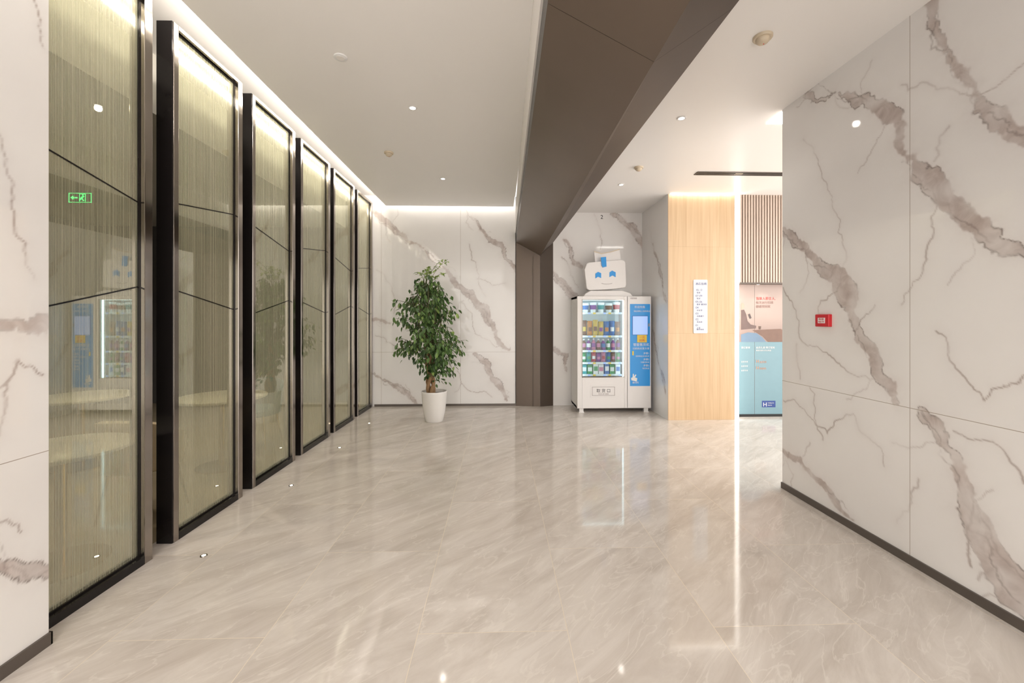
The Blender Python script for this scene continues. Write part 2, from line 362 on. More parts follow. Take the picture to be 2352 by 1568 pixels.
thickB=[BY([(1000,600,.01),(1060,660,.03),(1110,710,.05),(1140,760,.025),(1170,803,.015)]),
 BY([(1092,812,.02),(1120,850,.05),(1150,890,.03),(1165,920,.015)]),
 BY([(862,487,.02),(895,520,.03),(935,555,.02),(1000,600,.01)]),
 BY([(1075,492,.01),(1110,530,.02),(1150,562,.025),(1186,620,.02)]),
 BY([(858,733,.02),(895,742,.01)]),
 BY([(860,858,.015),(900,882,.02),(940,908,.025),(958,930,.01)])]
thinB=[BY(l) for l in [[(1078,560),(1100,630),(1115,680)],[(1060,690),(1090,760),(1120,780),(1165,800)],[(1060,880),(1090,900),(1130,912)],[(1065,690),(1040,740)],[(862,770),(900,790),(930,800)],[(1045,900),(1060,880),(1050,850)],[(1095,640),(1130,655),(1160,650)],[(865,620),(900,660),(905,720)]]]
marble_wall('wall_back',lambda u,v:(u,YB,v),-2.5,.35,0,3.8,.011,thickB,thinB,[ony(876,700,YB)[0],ony(1058,700,YB)[0]],[.975],'white veined marble end wall behind the plant',1.6,3)
thickC=[BY([(1405,492,.015),(1450,520,.05),(1475,560,.03),(1510,600,.02)]),BY([(1295,550,.01),(1335,612,.03)]),BY([(1268,625,.02),(1320,680,.04)]),BY([(1270,800,.015),(1300,850,.01)])]
thinC=[BY([(1365,492),(1380,530),(1378,575)]),BY([(1290,590),(1310,620),(1330,660)])]
marble_wall('wall_back_right',lambda u,v:(u,YB,v),.9,2.7,0,ZR,.014,thickC,thinC,[],[],'white veined marble wall behind the vending machine',1.4)
sd=[onx(p[0],p[1],XL) for p in [(1500,560),(1515,620),(1530,690)]]
sd2=[onx(p[0],p[1],XL) for p in [(1500,760),(1512,830),(1528,900)]]
marble_wall('wall_alcove_side',lambda u,v:(XL,u,v),YW,YB,0,ZR,.014,[[(p[1],p[2],.03) for p in sd],[(p[1],p[2],.02) for p in sd2]],[[(p[1]+.1,p[2]+.2) for p in sd]],[],[],'marble side wall beside the vending machine')
LP=lambda l:[(onx(p[0],p[1],XP)[1],onx(p[0],p[1],XP)[2],p[2] if len(p)>2 else 0) for p in l]
marble_wall('wall_left',lambda u,v:(XP,u,v),-2.5,YP,0,3.8,.009,
 [LP([(-60,735,.02),(40,740,.02),(75,748,.04),(104,742,.035)]),LP([(-40,1255,.02),(40,1312,.02),(107,1312,.012)]),LP([(-300,300,.03),(-150,600,.05),(-80,720,.03)])],
 [LP(l) for l in [[(0,310),(30,450),(60,560),(80,640)],[(0,890),(40,825),(100,862)],[(78,0),(100,110)],[(0,1200),(50,1222)],[(0,1000),(10,900),(35,830)]]],[],[.937],'white marble pier at the left edge',1.1)
struct(MB().box(-2.44,XP-.003,-2.5,YP-.002,0,3.8).build('wall_left',M['fascia']),'return of the left marble pier')

# ---------- shell ----------
struct(MB().box(-7.6,6.5,-2.5,8.2,-.1,0).build('floor',M['floor']),'polished beige marble tile floor')
o=MB().box(-2.0,.26,-2.5,7.46,ZL,ZL+.05); o.box(-2.0,-1.97,-2.5,7.46,ZL+.051,3.8); o.box(-1.96,.26,7.43,7.46,ZL+.051,3.8)
struct(o.build('ceiling',M['paint']),'smooth white ceiling left of the beam')
struct(MB().box(-2.9,.3,-2.5,8.0,3.8,3.86).build('ceiling',M['paint']),'lit recess above the light cove')
struct(MB().box(.9,6.5,-2.5,8.0,ZR,ZR+.08).build('ceiling',M['paint']),'smooth white ceiling right of the beam')
def lerp(a,b,y): return a+(b-a)*(y-1.85)/(YB-1.85)
def bx_(y): return lerp(.215,.31,y), lerp(.69,.745,y), lerp(1.05,.985,y)
y0,y1=-2.5,YB
bm=MB(); ys=[y0,1.84,y1]
for a,b in zip(ys[:-1],ys[1:]):
    la,ma,ra=bx_(a); lb,mb,rb=bx_(b)
    e=.001
    bm.quad((la,a+e,2.965),(lb,b-e,2.965),(mb,b-e,2.715),(ma,a+e,2.715),0)
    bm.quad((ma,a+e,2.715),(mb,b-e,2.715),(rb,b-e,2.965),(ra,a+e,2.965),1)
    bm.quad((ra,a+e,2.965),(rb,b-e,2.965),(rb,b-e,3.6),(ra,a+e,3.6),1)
    bm.quad((la,a+e,2.965),(lb,b-e,2.965),(rb,b-e,2.975),(ra,a+e,2.975),2)
struct(bm.build('trim_1',[M['bronze'],M['bronze_shade'],M['black']],recalc=False),'brown bronze-clad V-shaped ceiling beam')
la,_,ra=bx_(y0); lb,_,rb=bx_(y1)
fm=MB(); fm.quad((la-.012,y0,3.14),(lb-.012,y1,3.14),(lb-.012,y1,3.62),(la-.012,y0,3.62))
fm.quad((la-.012,y0,3.14),(lb-.012,y1,3.14),(lb+.1,y1,3.14),(la+.1,y0,3.14))
struct(fm.build('trim_2',M['fascia']),'white fascia above the beam')
fm=MB(); fm.quad((la+.001,y0,2.965),(lb+.001,y1,2.965),(lb+.001,y1,3.15),(la+.001,y0,3.15))
struct(fm.build('trim_3',M['black']),'black shadow gap along the beam')
cm=MB(); l,m_,r=bx_(YB)
cm.quad((l,YB-.02,0),(m_-.003,YB-.10,0),(m_-.003,YB-.10,2.96),(l,YB-.02,2.96),0)
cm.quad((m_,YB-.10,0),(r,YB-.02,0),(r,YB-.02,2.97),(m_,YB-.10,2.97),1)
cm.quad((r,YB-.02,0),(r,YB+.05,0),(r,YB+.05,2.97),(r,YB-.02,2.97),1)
cm.quad((l,YB+.05,0),(l,YB-.02,0),(l,YB-.02,2.97),(l,YB+.05,2.97),0)
cm.box(l+.30,l+.305,YB-.085,YB-.07,0,2.7,1)
struct(cm.build('trim_4',[M['bronze'],M['bronze_shade']],recalc=False),'brown bronze-clad column under the beam')
struct(MB().box(.3,.95,YB,YB+.1,0,3.8).build('wall_back',M['fascia']),'wall strip behind the column')
struct(MB().box(XL+.004,3.69,YW,YB+.1,0,ZR).build('wall_wood_faced',M['oak']),'light oak panelled pier')
struct(MB().box(3.69,6.5,6.64,6.75,0,ZR).build('wall_back_corridor',M['fascia']),'corridor end wall')
struct(MB().box(XR-.012,XR+.0,-2.5,YR+.004,0,.055).build('baseboard_right',M['base']))
struct(MB().box(-2.24,.31,YB-.012,YB,0,.04).build('baseboard_back',M['base']))
struct(MB().box(XP,XP+.012,-2.5,YP+.006,0,.06).box(-2.29,XP+.012,YP,YP+.008,0,.06).build('baseboard_left',M['base']))
struct(MB().box(-7.6,-7.5,1.2,8.2,0,3.8).box(-7.6,-2.45,1.0,1.1,0,3.8).box(-7.6,-2.5,8.0,8.1,0,3.8).build('wall_cafe',M['cafe_wall']),'dark wall of the cafe behind the glass screens')
struct(MB().box(-7.5,-2.9,1.1,8.0,3.3,3.36).box(-2.92,-2.9,1.1,8.0,3.36,3.86).build('ceiling_cafe',M['cafe_ceil']),'cafe ceiling')
struct(MB().box(-7.5,-2.42,1.1,8.0,0,.004).build('floor_cafe',M['cafe_floor']),'cafe floor behind the glass screens')

# ---------- LED strips ----------
def tagled(o,label): return tag(o,label,'light strip')
tagled(MB().box(-2.008,-2.0,-2.0,7.42,3.68,3.75).build('light_strip',M['led']),'long warm light strip in ceiling recess above the glass screens')
tagled(MB().box(-1.95,.24,7.475,7.52,3.785,3.80).build('light_strip',M['ledw']),'hidden light strip washing the end wall behind the plant')
tagled(MB().box(2.66,3.68,6.375,6.42,ZR-.008,ZR+.004).build('light_strip',M['ledo']),'short light strip along the ceiling above the oak panel')
tagled(MB().box(3.705,3.755,YW-.004,YW+.05,.0,ZR).build('light_strip',emat('led_vertical',(1,.96,.90),5)),'tall vertical light strip between oak panel and slatted wall')
tag(MB().box(2.66,3.5,3.85,4.08,ZR-.006,ZR).build('ceiling_light',M['ledw']),'bright ceiling light panel just past the corner of the right marble wall','ceiling light')

# ---------- downlights ----------
def downlight(x,y,z,label):
    t=thing('downlight',label,'downlight',(x,y,z),0,'recessed ceiling downlights')
    MB().lathe([(.028,.001),(.043,-.001),(.045,-.004),(.042,-.007),(.030,-.005)],n=28).build('trim_ring',M['white'],t,smooth=True)
    MB().lathe([(.028,-.0058),(.001,-.0062)],n=20).build('lens',M['spot'],t)
    return t
def spotlight(x,y,z,e,col=(1,.94,.86),r=.03):
    l=bpy.data.lights.new('spot','SPOT'); l.energy=e; l.spot_size=math.radians(150); l.spot_blend=1; l.shadow_soft_size=r; l.color=col
    lo=bpy.data.objects.new('spot',l); C.objects.link(lo); lo.location=(x,y,z-.03)
downlight(-.82,4.0,ZL,'nearer downlight in the left ceiling')
downlight(-.80,6.0,ZL,'farther downlight in the left ceiling, near the end wall')
downlight(1.77,4.0,ZR,'nearer downlight in the ceiling right of the beam')
downlight(1.77,6.0,ZR,'farther downlight in right ceiling, in front of the vending machine')
spotlight(-.82,-1,ZL,85); spotlight(1.77,-1,ZR,85)
spotlight(-.82,4,ZL,9); spotlight(1.77,4,ZR,22)
spotlight(-.80,6,ZL,3.5); spotlight(1.77,6,ZR,2.5)
spotlight(4.6,5.2,ZR,50)
for k,(x,y) in enumerate([(-3.3,2.7),(-4.6,4.6),(-3.3,4.7),(-3.3,6.6)]):
    spotlight(x,y,3.3,42,(1,.88,.70),.02)

def detector(x,y,z,r,label,mat):
    t=thing('smoke_detector',label,'smoke detector',(x,y,z),0,'smoke detectors')
    MB().lathe([(r,.001),(r,-.012),(r*.93,-.018)],n=28).build('base',mat,t,smooth=True)
    MB().lathe([(r*.72,-.018),(r*.70,-.032),(r*.5,-.045),(r*.2,-.05)],n=24).build('sensor_head',mat,t,smooth=True)
    MB().lathe([(.004,-.05),(.003,-.053)],cx=r*.1,n=8).build('indicator',M['red'],t)
p=onz(1752,84,ZR); detector(p[0],p[1],ZR,.062,'large cream smoke detector nearest the camera, above the right side',M['beige'])
p=onz(1467,384,ZR); detector(p[0],p[1],ZR,.058,'small smoke detector right of the beam near the vending machine',M['beige'])
p=onz(893,350,ZL); detector(p[0],p[1],ZL,.055,'small cream smoke detector on the left ceiling',M['beige'])
p=onz(782,131,ZL)
t=thing('sprinkler_cover','flat white round cover plate on the left ceiling','ceiling disc',(p[0],p[1],ZL))
MB().lathe([(.05,.004),(.05,-.006),(.045,-.009)],n=32).build('plate',M['whiteink'],t,smooth=True); MB().lathe([(.03,-.009),(.028,-.011)],n=24).build('rim',M['fascia'],t)
p=onz(1600,397,ZR)
t=thing('air_diffuser','long thin black linear air diffuser in ceiling near the oak panel','air vent',(p[0],p[1],ZR))
MB().box(0,2.2,-.05,.05,-.006,0).build('slot',M['black'],t)
MB().box(-.01,2.21,-.06,-.05,-.01,0).box(-.01,2.21,.05,.06,-.01,0).box(-.01,0,-.05,.05,-.01,0).box(0,2.2,-.008,.008,-.012,-.004).build('frame',M['base'],t)
MB().box(.52,.62,-.02,.02,-.012,-.006).build('damper',M['beige'],t)

# ---------- glass screens ----------
FY=[2.812,3.775,4.735,5.70,6.655,7.585]; NY=[2.10,3.006,3.948,4.90,5.86,6.82]; PH=3.66
for i in range(6):
    yn,yf=NY[i],FY[i]; dx=.012*(yf-yn)/.77; L=math.hypot(dx,yf-yn)
    rz=-math.atan2(dx,yf-yn)
    lab={0:'nearest tall green-gold glass screen, beside the left marble pier',1:'second tall green-gold glass screen counted from the marble pier',2:'third tall green-gold glass screen counted from the marble pier',3:'fourth tall green-gold glass screen counted from the marble pier',4:'fifth tall green-gold glass screen, next to last before the end wall',5:'farthest tall green-gold glass screen, against the end wall'}[i]
    t=thing('glass_screen',lab,'glass screen',(-2.268-dx,yn,0),rz,'row of tall striped glass screens')
    MB().box(-.10,0,0,.045,0,PH).build('post',M['steel'],t,bevel=.003)
    MB().box(-.10,0,L-.06,L,0,PH).build('post',M['steel'],t,bevel=.003)
    e=MB().box(-.115,-.006,-.008,0,0,PH).build('end_dark_reflection',M['blackgloss'],t); e['label']='added black sheet standing in for the dark reflection on the end face'  # added black sheet paints the dark reflection in the steel post end
    MB().box(-.10,0,.045,L-.06,PH-.03,PH).build('top_rail',M['steel'],t)
    MB().box(-.10,-.001,.045,L-.06,0,.05).build('bottom_rail',M['blackgloss'],t)
    MB().quad((-.042,.05,.05),(-.042,L-.065,.05),(-.042,L-.065,PH-.03),(-.042,.05,PH-.03)).build('glass_pane',M['reed'],t,recalc=False)
    MB().box(-.055,-.03,.045,.052,.05,PH-.03).box(-.055,-.03,L-.067,L-.06,.05,PH-.03).box(-.055,-.03,.045,L-.06,.05,.058).box(-.055,-.03,.045,L-.06,PH-.04,PH-.03).build('gasket',M['blackgloss'],t)
    zz=[(2.46,2.32),(1.62,1.776)] if i%2==0 else [(2.40,2.48),(1.78,1.656)]
    for za,zb in zz:
        w=.004; ya,yb=.055,L-.07
        m=MB(); v=[(x,y,z+k) for x in (-.0418,-.038) for (y,z) in ((ya,za),(yb,zb)) for k in (-w,w)]
        m.add(v,[(0,1,3,2),(4,6,7,5),(0,4,5,1),(2,3,7,6),(0,2,6,4),(1,5,7,3)]); m.build('glazing_bar',M['blackgloss'],t)

# ---------- floor lights ----------
for k,(px,py) in enumerate([(468,1276),(669,1115),(780,1028),(848,972)]):
    p=onz(px,py)
    t=thing('floor_light',['nearest','second','third','farthest'][k]+' small round uplight set in floor along the glass screens','floor light',(p[0],p[1],0),0,'uplights in the floor')
    MB().lathe([(.022,0),(.021,.003),(.013,.003)],n=24).build('ring',M['steel'],t,smooth=True)
    MB().lathe([(.012,.0032),(.001,.0034)],n=20).build('lens',emat('uplight_%d'%k,(1,.88,.66),25),t)

# ---------- plant ----------
def plant():
    from mathutils import Vector
    t=thing('potted_tree','leafy green fig tree in a white ceramic pot by the end wall','potted plant',(-1.0,6.5,0))
    pot=MB().lathe([(.130,0),(.140,.01),(.168,.15),(.186,.31),(.192,.43),(.197,.455),(.192,.465),(.180,.46),(.174,.42)],n=40).build('pot',M['pot'],t,smooth=True)
    MB().lathe([(.172,.41),(.10,.425),(.01,.43)],n=24).build('soil',M['soil'],pot,smooth=True)
    r=random.Random(5)
    tr=MB()
    for k in range(4):
        pts=[];rad=[]
        for i in range(17):
            s=i/16; z=.41+s*.77; a=k*math.pi/2+s*5.0; rr=.038+.02*math.sin(s*math.pi*2.5)**2-.01*s+ .05*max(0,s-.6)
            pts.append((-.05-.03*s+rr*math.cos(a),rr*math.sin(a),z)); rad.append(.030-.009*s)
        tr.tube(pts,rad,9)
    prof=[(.62,.10),(.72,.22),(.9,.36),(1.05,.47),(1.25,.57),(1.5,.56),(1.75,.50),(1.92,.42),(2.05,.31),(2.15,.18),(2.24,.07)]
    cxs=-.13
    def R(z):
        for (a,ra),(b,rb2) in zip(prof[:-1],prof[1:]):
            if a<=z<=b: return ra+(rb2-ra)*(z-a)/(b-a)
        return .08
    tw=MB(); leaves=[]
    def add_leaf(p,d,ln,tone):
        d=Vector(d).normalized(); side=d.cross(Vector((r.uniform(-.4,.4),r.uniform(-.4,.4),1))).normalized(); up=side.cross(d)
        w=ln*.27
        v=[p,p+d*ln*.35+side*w+up*.004,p+d*ln*.7+side*w*.75,p+d*ln-up*.006,p+d*ln*.7-side*w*.75,p+d*ln*.35-side*w+up*.004,p+d*ln*.4-up*ln*.06,p+d*ln*.7-up*ln*.06]
        leaves.append((v,tone))
    twigs=[]
    for i in range(108):
        z=r.uniform(.68,2.18); a=r.uniform(0,2*math.pi); k=R(z)*(.5+.5*math.sqrt(r.random()))
        lump=1+.24*math.sin(3*a+z*5)+.18*math.sin(7*a-z*9)
        sh=cxs+(.20 if z<.9 else (.12 if z<1.1 else .02))
        tip=Vector((k*lump*math.cos(a)+sh,k*lump*math.sin(a),z))
        base_z=max(1.0,min(2.0,z+r.uniform(-.35,.1)+ (.35 if z<1.1 else 0)))
        b0=Vector((-.10,0,base_z-.05)); mid=(b0+tip)/2+Vector((0,0,.12))
        pts=[b0*(1-s)**2+mid*2*s*(1-s)+tip*s*s for s in [0,.2,.4,.6,.8,1]]
        tw.tube(pts,[.007,.006,.005,.004,.003,.002],5); twigs.append(pts)
    for k in range(9):
        a=k*.7; tip=Vector((-.1+.25*math.cos(a),.25*math.sin(a),1.75+.05*k)); b0=Vector((-.08,0,1.1)); mid=(b0+tip)/2+Vector((.05*math.cos(a),.05*math.sin(a),-.1))
        pts=[b0*(1-s)**2+mid*2*s*(1-s)+tip*s*s for s in [0,.2,.4,.6,.8,1]]
        tw.tube(pts,[.014,.012,.010,.008,.006,.004],6)
    for pts in twigs:
        for j in range(19):
            s=r.uniform(.38,1.0)*5; i=min(4,int(s)); p=pts[i].lerp(pts[i+1],s-i)
            p=p+Vector((r.gauss(0,.036),r.gauss(0,.036),r.gauss(-.03,.05)))
            out=Vector((p.x-cxs,p.y,0)); 
            if out.length>0: out.normalize()
            d=out*r.uniform(.1,.7)+Vector((r.uniform(-.5,.5),r.uniform(-.5,.5),r.uniform(-1.4,-.25)))
            rr=math.hypot(p.x-cxs,p.y)
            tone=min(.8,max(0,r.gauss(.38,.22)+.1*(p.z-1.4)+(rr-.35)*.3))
            add_leaf(p,d,r.uniform(.062,.098),tone)
    for q in range(9):
        a=r.uniform(0,6.28); x0=.12*math.cos(a); tip=Vector((-.05+r.uniform(-.30,.36),r.uniform(-.15,.15),r.uniform(2.24,2.50)))
        b0=Vector((cxs+x0*.5,0,2.0)); mid=(b0+tip)/2+Vector((0,0,.16)); pts=[b0*(1-s)**2+mid*2*s*(1-s)+tip*s*s for s in [0,.2,.4,.6,.8,1]]
        tw.tube(pts,[.004,.004,.003,.003,.002,.002],5)
        for j in range(15):
            s=r.uniform(.45,1.0)*5; i=min(4,int(s)); p=pts[i].lerp(pts[i+1],s-i)+Vector((r.gauss(0,.02),r.gauss(0,.02),0))
            add_leaf(p,Vector((r.uniform(-1,1),r.uniform(-1,1),r.uniform(-.6,.2))),r.uniform(.045,.07),r.uniform(.7,1.0))
    tr.build('trunk',M['bark'],t,smooth=True)
    tw.build('twigs',M['twig'],t,smooth=True)
    mb=MB(); tones=[]
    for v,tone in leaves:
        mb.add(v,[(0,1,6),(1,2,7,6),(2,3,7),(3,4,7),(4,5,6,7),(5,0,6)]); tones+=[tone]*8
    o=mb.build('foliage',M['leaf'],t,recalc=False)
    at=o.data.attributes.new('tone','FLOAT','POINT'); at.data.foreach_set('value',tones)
plant()

# ---------- vending machine ----------
VX0=1.314; VX1=2.565; VY=6.97; VYB=7.56; VZ=1.957; VB=.065
v=thing('vending_machine','white snack vending machine with lit shelves and blue control panel','vending machine',(VX0,VY,0))
def vl(px,py,Y=VY):
    p=ony(px,py,Y); return p[0]-VX0,p[2]
W=VX1-VX0; D=VYB-VY
wx0,wz1=vl(1337,688); wx1,wz0=vl(1434,866); cx0,cz1=vl(1447,698); cx1,cz0=vl(1493,886)
b=MB()
b.box(0,W,D-.03,D,VB,VZ); b.box(0,.03,.04,D-.03,VB,VZ); b.box(W-.03,W,.04,D-.03,VB,VZ); b.box(0,W,.04,D,VZ-.04,VZ); b.box(0,W,.04,D,VB,VB+.04)
b.box(wx1+.03,wx1+.05,.04,D,VB,VZ)
b.build('body',M['white'],v,bevel=.004)
d=MB()
split=vl(1441,700)[0]
d.box(0,wx0,0,.045,VB+.01,VZ); d.box(wx1,split-.003,0,.045,VB+.01,VZ); d.box(wx0,wx1,0,.045,wz1,VZ); d.box(wx0,wx1,0,.045,VB+.01,wz0)
dd=d.build('door',M['white'],v,bevel=.006)
MB().box(wx0-.004,wx0+.008,-.004,.0,wz0,wz1).box(wx1-.008,wx1+.004,-.004,0,wz0,wz1).box(wx0,wx1,-.004,0,wz1-.008,wz1+.004).box(wx0,wx1,-.004,0,wz0-.004,wz0+.008).build('window_trim',M['steel'],dd)
MB().box(wx0,wx1,.012,.018,wz0,wz1).build('window_glass',M['glass'],dd)
MB().box(split+.003,W,0,.045,VB+.01,VZ).build('control_door',M['white'],v,bevel=.006)
MB().box(wx0+.001,wx0+.014,.05,.075,wz0,wz1).box(wx1-.010,wx1-.001,.05,.075,wz0,wz1).box(wx0,wx1,.05,.075,wz1-.008,wz1-.002).build('interior_light',M['ledin'],v)
MB().box(wx0-.02,wx1+.02,D-.2,D-.17,wz0-.02,wz1+.02).build('back_liner',M['whitein'],v)
srow=[717,771,805,833,861]
shelfz=[]
for py in srow:
    z=vl(1380,py)[1]; shelfz.append(z)
    sh=MB().box(wx0+.015,wx1-.015,.10,D-.2,z-.012,z).build('shelf',M['whitein'],v)
    st=MB()
    for k in range(8):
        xx=wx0+.03+k*(wx1-wx0-.1)/7; st.box(xx,xx+.045,.088,.10,z-.028,z-.002,k%3)
    st.box(wx0+.015,wx1-.015,.092,.10,z-.03,z,0)
    st.build('price_rail',[M['whitein'],M['screen'],M['yellow']],sh)
fx0,fz1=vl(1360,888); fx1,fz0=vl(1412,908)
fl=MB().box(fx0-.03,fx1+.03,-.004,0,fz0-.03,fz1+.03).build('pickup_flap',M['white'],v,bevel=.002)
w_=.005
MB().box(fx0,fx1,-.008,-.004,fz1-w_,fz1).box(fx0,fx1,-.008,-.004,fz0,fz0+w_).box(fx0,fx0+w_,-.008,-.004,fz0,fz1).box(fx1-w_,fx1,-.008,-.004,fz0,fz1).build('flap_border',M['greyink'],fl)
text('取 货 口',.068,M['ink'],v,((fx0+fx1)/2,-.006,fz0+.058),align='CENTER')
text('PICK UP HERE',.028,M['greyink'],v,((fx0+fx1)/2,-.006,fz0+.018),align='CENTER')
cp=MB().box(cx0,cx1,-.004,0,cz0,cz1).build('control_panel',M['blue'],v)
x,z1=vl(1453,726); x2,z0=vl(1487,768); sm=M['screen']
MB().box(x-.008,x2+.008,-.008,-.003,z0-.008,z1+.008).build('screen_bezel',M['bluedk'],v)
MB().box(x,x2,-.011,-.007,z0,z1).build('screen',sm,v)
x,z1=vl(1463,769); x2,z0=vl(1485,786); MB().box(x,x2,-.014,-.010,z0,z1).build('sticker',M['yellow'],v)
text('一元',.05,M['redink'],v,((x+x2)/2,-.015,z1-.055),align='CENTER')
text('抢购',.05,M['redink'],v,((x+x2)/2,-.015,z1-.11),align='CENTER')
def vt(body,px,py,hpx,mat='whiteink',align='LEFT'):
    x,z=vl(px,py); text(body,hpx/960*7.0/.8,M[mat],v,(x,-.006,z),align=align)
vt('欢迎光临',1457,707,5); vt('请在屏幕上选购商品',1455,716,3.4)
vt('智能售货机',1491,794,6,align='RIGHT'); vt('扫码购买更方便',1491,802,4.4,align='RIGHT')
for k,(a,b2) in enumerate([('步骤1','选择商品点击购买'),('步骤2','扫描付款码'),('步骤3','取走商品')]):
    vt(a,1491,813+k*14,4.4,align='RIGHT'); vt(b2,1491,819+k*14,3.2,align='RIGHT')
vt('请扫码',1452,880,4)
x,z=vl(1452,806); MB().box(x,x+.025,-.008,-.003,z-.07,z).build('card_slot',M['yellow'],v)
x,z=vl(1450,873)
hd=MB(); hd.prism([(x,z),(x+.09,z-.02),(x+.10,z+.035),(x+.06,z+.05),(x+.085,z+.09),(x+.07,z+.10),(x+.045,z+.065),(x+.04,z+.11),(x+.025,z+.11),(x+.02,z+.05),(x-.005,z+.04)],'y',-.009,-.0035); hd.build('hand_pictogram',M['whiteink'],v)
MB().box(cx1-.03,cx1-.012,-.012,0,1.45,1.5).build('lock',M['steel'],v)
text('欢迎选购',.028,M['greyink'],v,(split+.05,-.003,VZ-.045))
for (a,b2) in ((.04,.03),(W-.11,.03),(.04,D-.12),(W-.11,D-.12)):
    MB().box(a,a+.07,b2,b2+.06,.012,VB+.01).box(a-.01,a+.08,b2-.01,b2+.07,0,.012).build('leg',M['white'],v)

pm={}
def col(n,c):
    if n not in pm: pm[n]=pmat('pack_'+n,c,.35,noise=.12,nscale=40)
    return pm[n]
COL={'red':(.40,.05,.07),'yellow':(.60,.44,.10),'blue':(.05,.16,.44),'green':(.06,.30,.12),'purple':(.20,.06,.28),'pink':(.52,.20,.34),'brown':(.18,.09,.06),'orange':(.52,.22,.06),'white':(.75,.78,.80),'teal':(.04,.30,.32)}
def bag(c1,c2,w,h):
    m=MB(); n=7; k=6; vs=[]; 
    for side in (-1,1):
        for j in range(n+1):
            for i in range(k+1):
                u=i/k*2-1; t_=j/n*2-1; pf=(1-abs(u)**2.5)*(1-abs(t_)**4)
                vs.append((u*w/2*(1-.06*(1-abs(t_)**3)),side*pf*.035,(t_+1)*h/2))
    fs=[]; mi=[]
    for s in range(2):
        o=s*(n+1)*(k+1)
        for j in range(n):
            for i in range(k):
                a=o+j*(k+1)+i; fs.append((a,a+1,a+k+2,a+k+1)); mi.append(1 if 2<=j<=3 and 1<=i<=4 else 0)
    m.v=vs; m.f=fs; m.m=mi; return m,[c1,c2]
def bowl(c1,c2,w,h):
    r=w/2; m=MB().lathe([(r*.68,0),(r*.78,h*.3),(r*.92,h*.75),(r,h*.9),(r,h*.95),(r*.9,h)],n=20); m.m=[1 if 20<=i<40 else 0 for i in range(len(m.f))]
    m.lathe([(r*.98,h*.97),(r*.1,h)],n=20,mi=1); return m,[c1,c2]
def bottle(c1,c2,w,h):
    r=w/2; m=MB().lathe([(r*.9,0),(r,h*.04),(r,h*.3)],n=16,mi=0).lathe([(r*1.01,h*.25),(r*1.01,h*.6)],n=16,mi=1).lathe([(r,h*.6),(r*.9,h*.68),(r*.4,h*.84),(r*.38,h*.9)],n=16,mi=0).lathe([(r*.45,h*.88),(r*.45,h)],n=12,mi=2)
    return m,[c1,c2,M['white']]
def carton(c1,c2,w,h):
    m=MB().box(-w/2,w/2,-.03,.03,0,h,0).box(-w/2+.008,w/2-.008,-.0315,-.03,h*.3,h*.75,1).box(-w/2,w/2,-.004,.004,h,h+.012,0); return m,[c1,c2]
rows=[('first',[('bowl','white','blue'),('bowl','white','purple'),('bowl','white','teal'),('bowl','white','brown'),('bowl','white','red')],.138,.17),
('second',[('bag','brown','yellow'),('bag','orange','brown'),('bag','yellow','brown'),('bag','yellow','purple'),('bag','blue','orange'),('bag','blue','white'),('bag','brown','orange')],.098,.26),
('third',[('bottle','brown','pink'),('bottle','purple','white'),('bottle','pink','purple'),('bottle','brown','pink'),('bottle','purple','blue'),('bottle','green','white'),('bottle','purple','pink'),('bottle','brown','purple')],.074,.195),
('fourth',[('bag','green','white'),('bag','teal','green'),('bag','red','white'),('bag','purple','pink'),('bag','pink','red'),('bag','blue','green'),('bag','brown','pink'),('bag','green','pink')],.082,.17),
('lowest',[('carton','teal','white'),('carton','green','white'),('carton','white','green'),('carton','white','pink'),('carton','blue','white'),('carton','green','white'),('carton','white','blue')],.085,.165)]
kindn={'bowl':('noodle_cup','noodle cup','cup'),'bag':('snack_bag','snack bag','snack bag'),'bottle':('drink_bottle','bottle','bottle'),'carton':('snack_box','carton','carton')}
pos=['leftmost','second from left','third from left','fourth from left','fifth from left','sixth from left','seventh from left','rightmost']
FN={'bowl':bowl,'bag':bag,'bottle':bottle,'carton':carton}
for (rn,items,w,h),z in zip(rows,shelfz):
    n=len(items); x0=wx0+.02; x1=wx1-.02
    for i,(k,c1,c2) in enumerate(items):
        x=x0+(i+.5)*(x1-x0)/n
        lab='%s and %s %s, %s on %s vending shelf'%(c1,c2,kindn[k][1],'rightmost' if i==n-1 else pos[i],rn)
        m,mats=FN[k](col(c1,COL[c1]),col(c2,COL[c2]),w*random.uniform(.92,1.02),h*random.uniform(.9,1.05))
        o=m.build(kindn[k][0],mats,smooth=(k!='carton'),recalc=(k!='bag'))
        o.location=(VX0+x,VY+.17,z+.001); o.rotation_euler=(0,0,random.uniform(-.15,.15))
        tag(o,lab,kindn[k][2],'packs on the %s vending shelf'%rn)

# topper
tp=thing('display_topper','white rounded cut-out face sign with blue eyes on top of the vending machine','display sign',(0,0,0))
TY=7.15
p0=ony(1393,676,TY); tp.location=(p0[0],TY,VZ)
def tl(px,py): 
    q=ony(px,py,TY); return q[0]-p0[0],q[2]-VZ
def rrect(x0,x1,z0,z1,r,n=6,tilt=0):
    pts=[]
    for cx,cz,a0 in ((x1-r,z1-r,0),(x0+r,z1-r,90),(x0+r,z0+r,180),(x1-r,z0+r,270)):
        for k in range(n+1):
            a=math.radians(a0+90*k/n); pts.append((cx+r*math.cos(a),cz+r*math.sin(a)))
    mx,mz=(x0+x1)/2,(z0+z1)/2; c,s=math.cos(tilt),math.sin(tilt)
    return [(mx+(a-mx)*c-(b-mz)*s,mz+(a-mx)*s+(b-mz)*c) for a,b in pts]
MB().prism([tl(*p) for p in [(1346,606),(1352,603),(1425,597),(1432,599),(1435,604),(1437,655),(1434,661),(1400,665),(1352,667),(1346,663),(1341,620)]],'y',-.05,.10).build('head',M['white'],tp,bevel=.012)
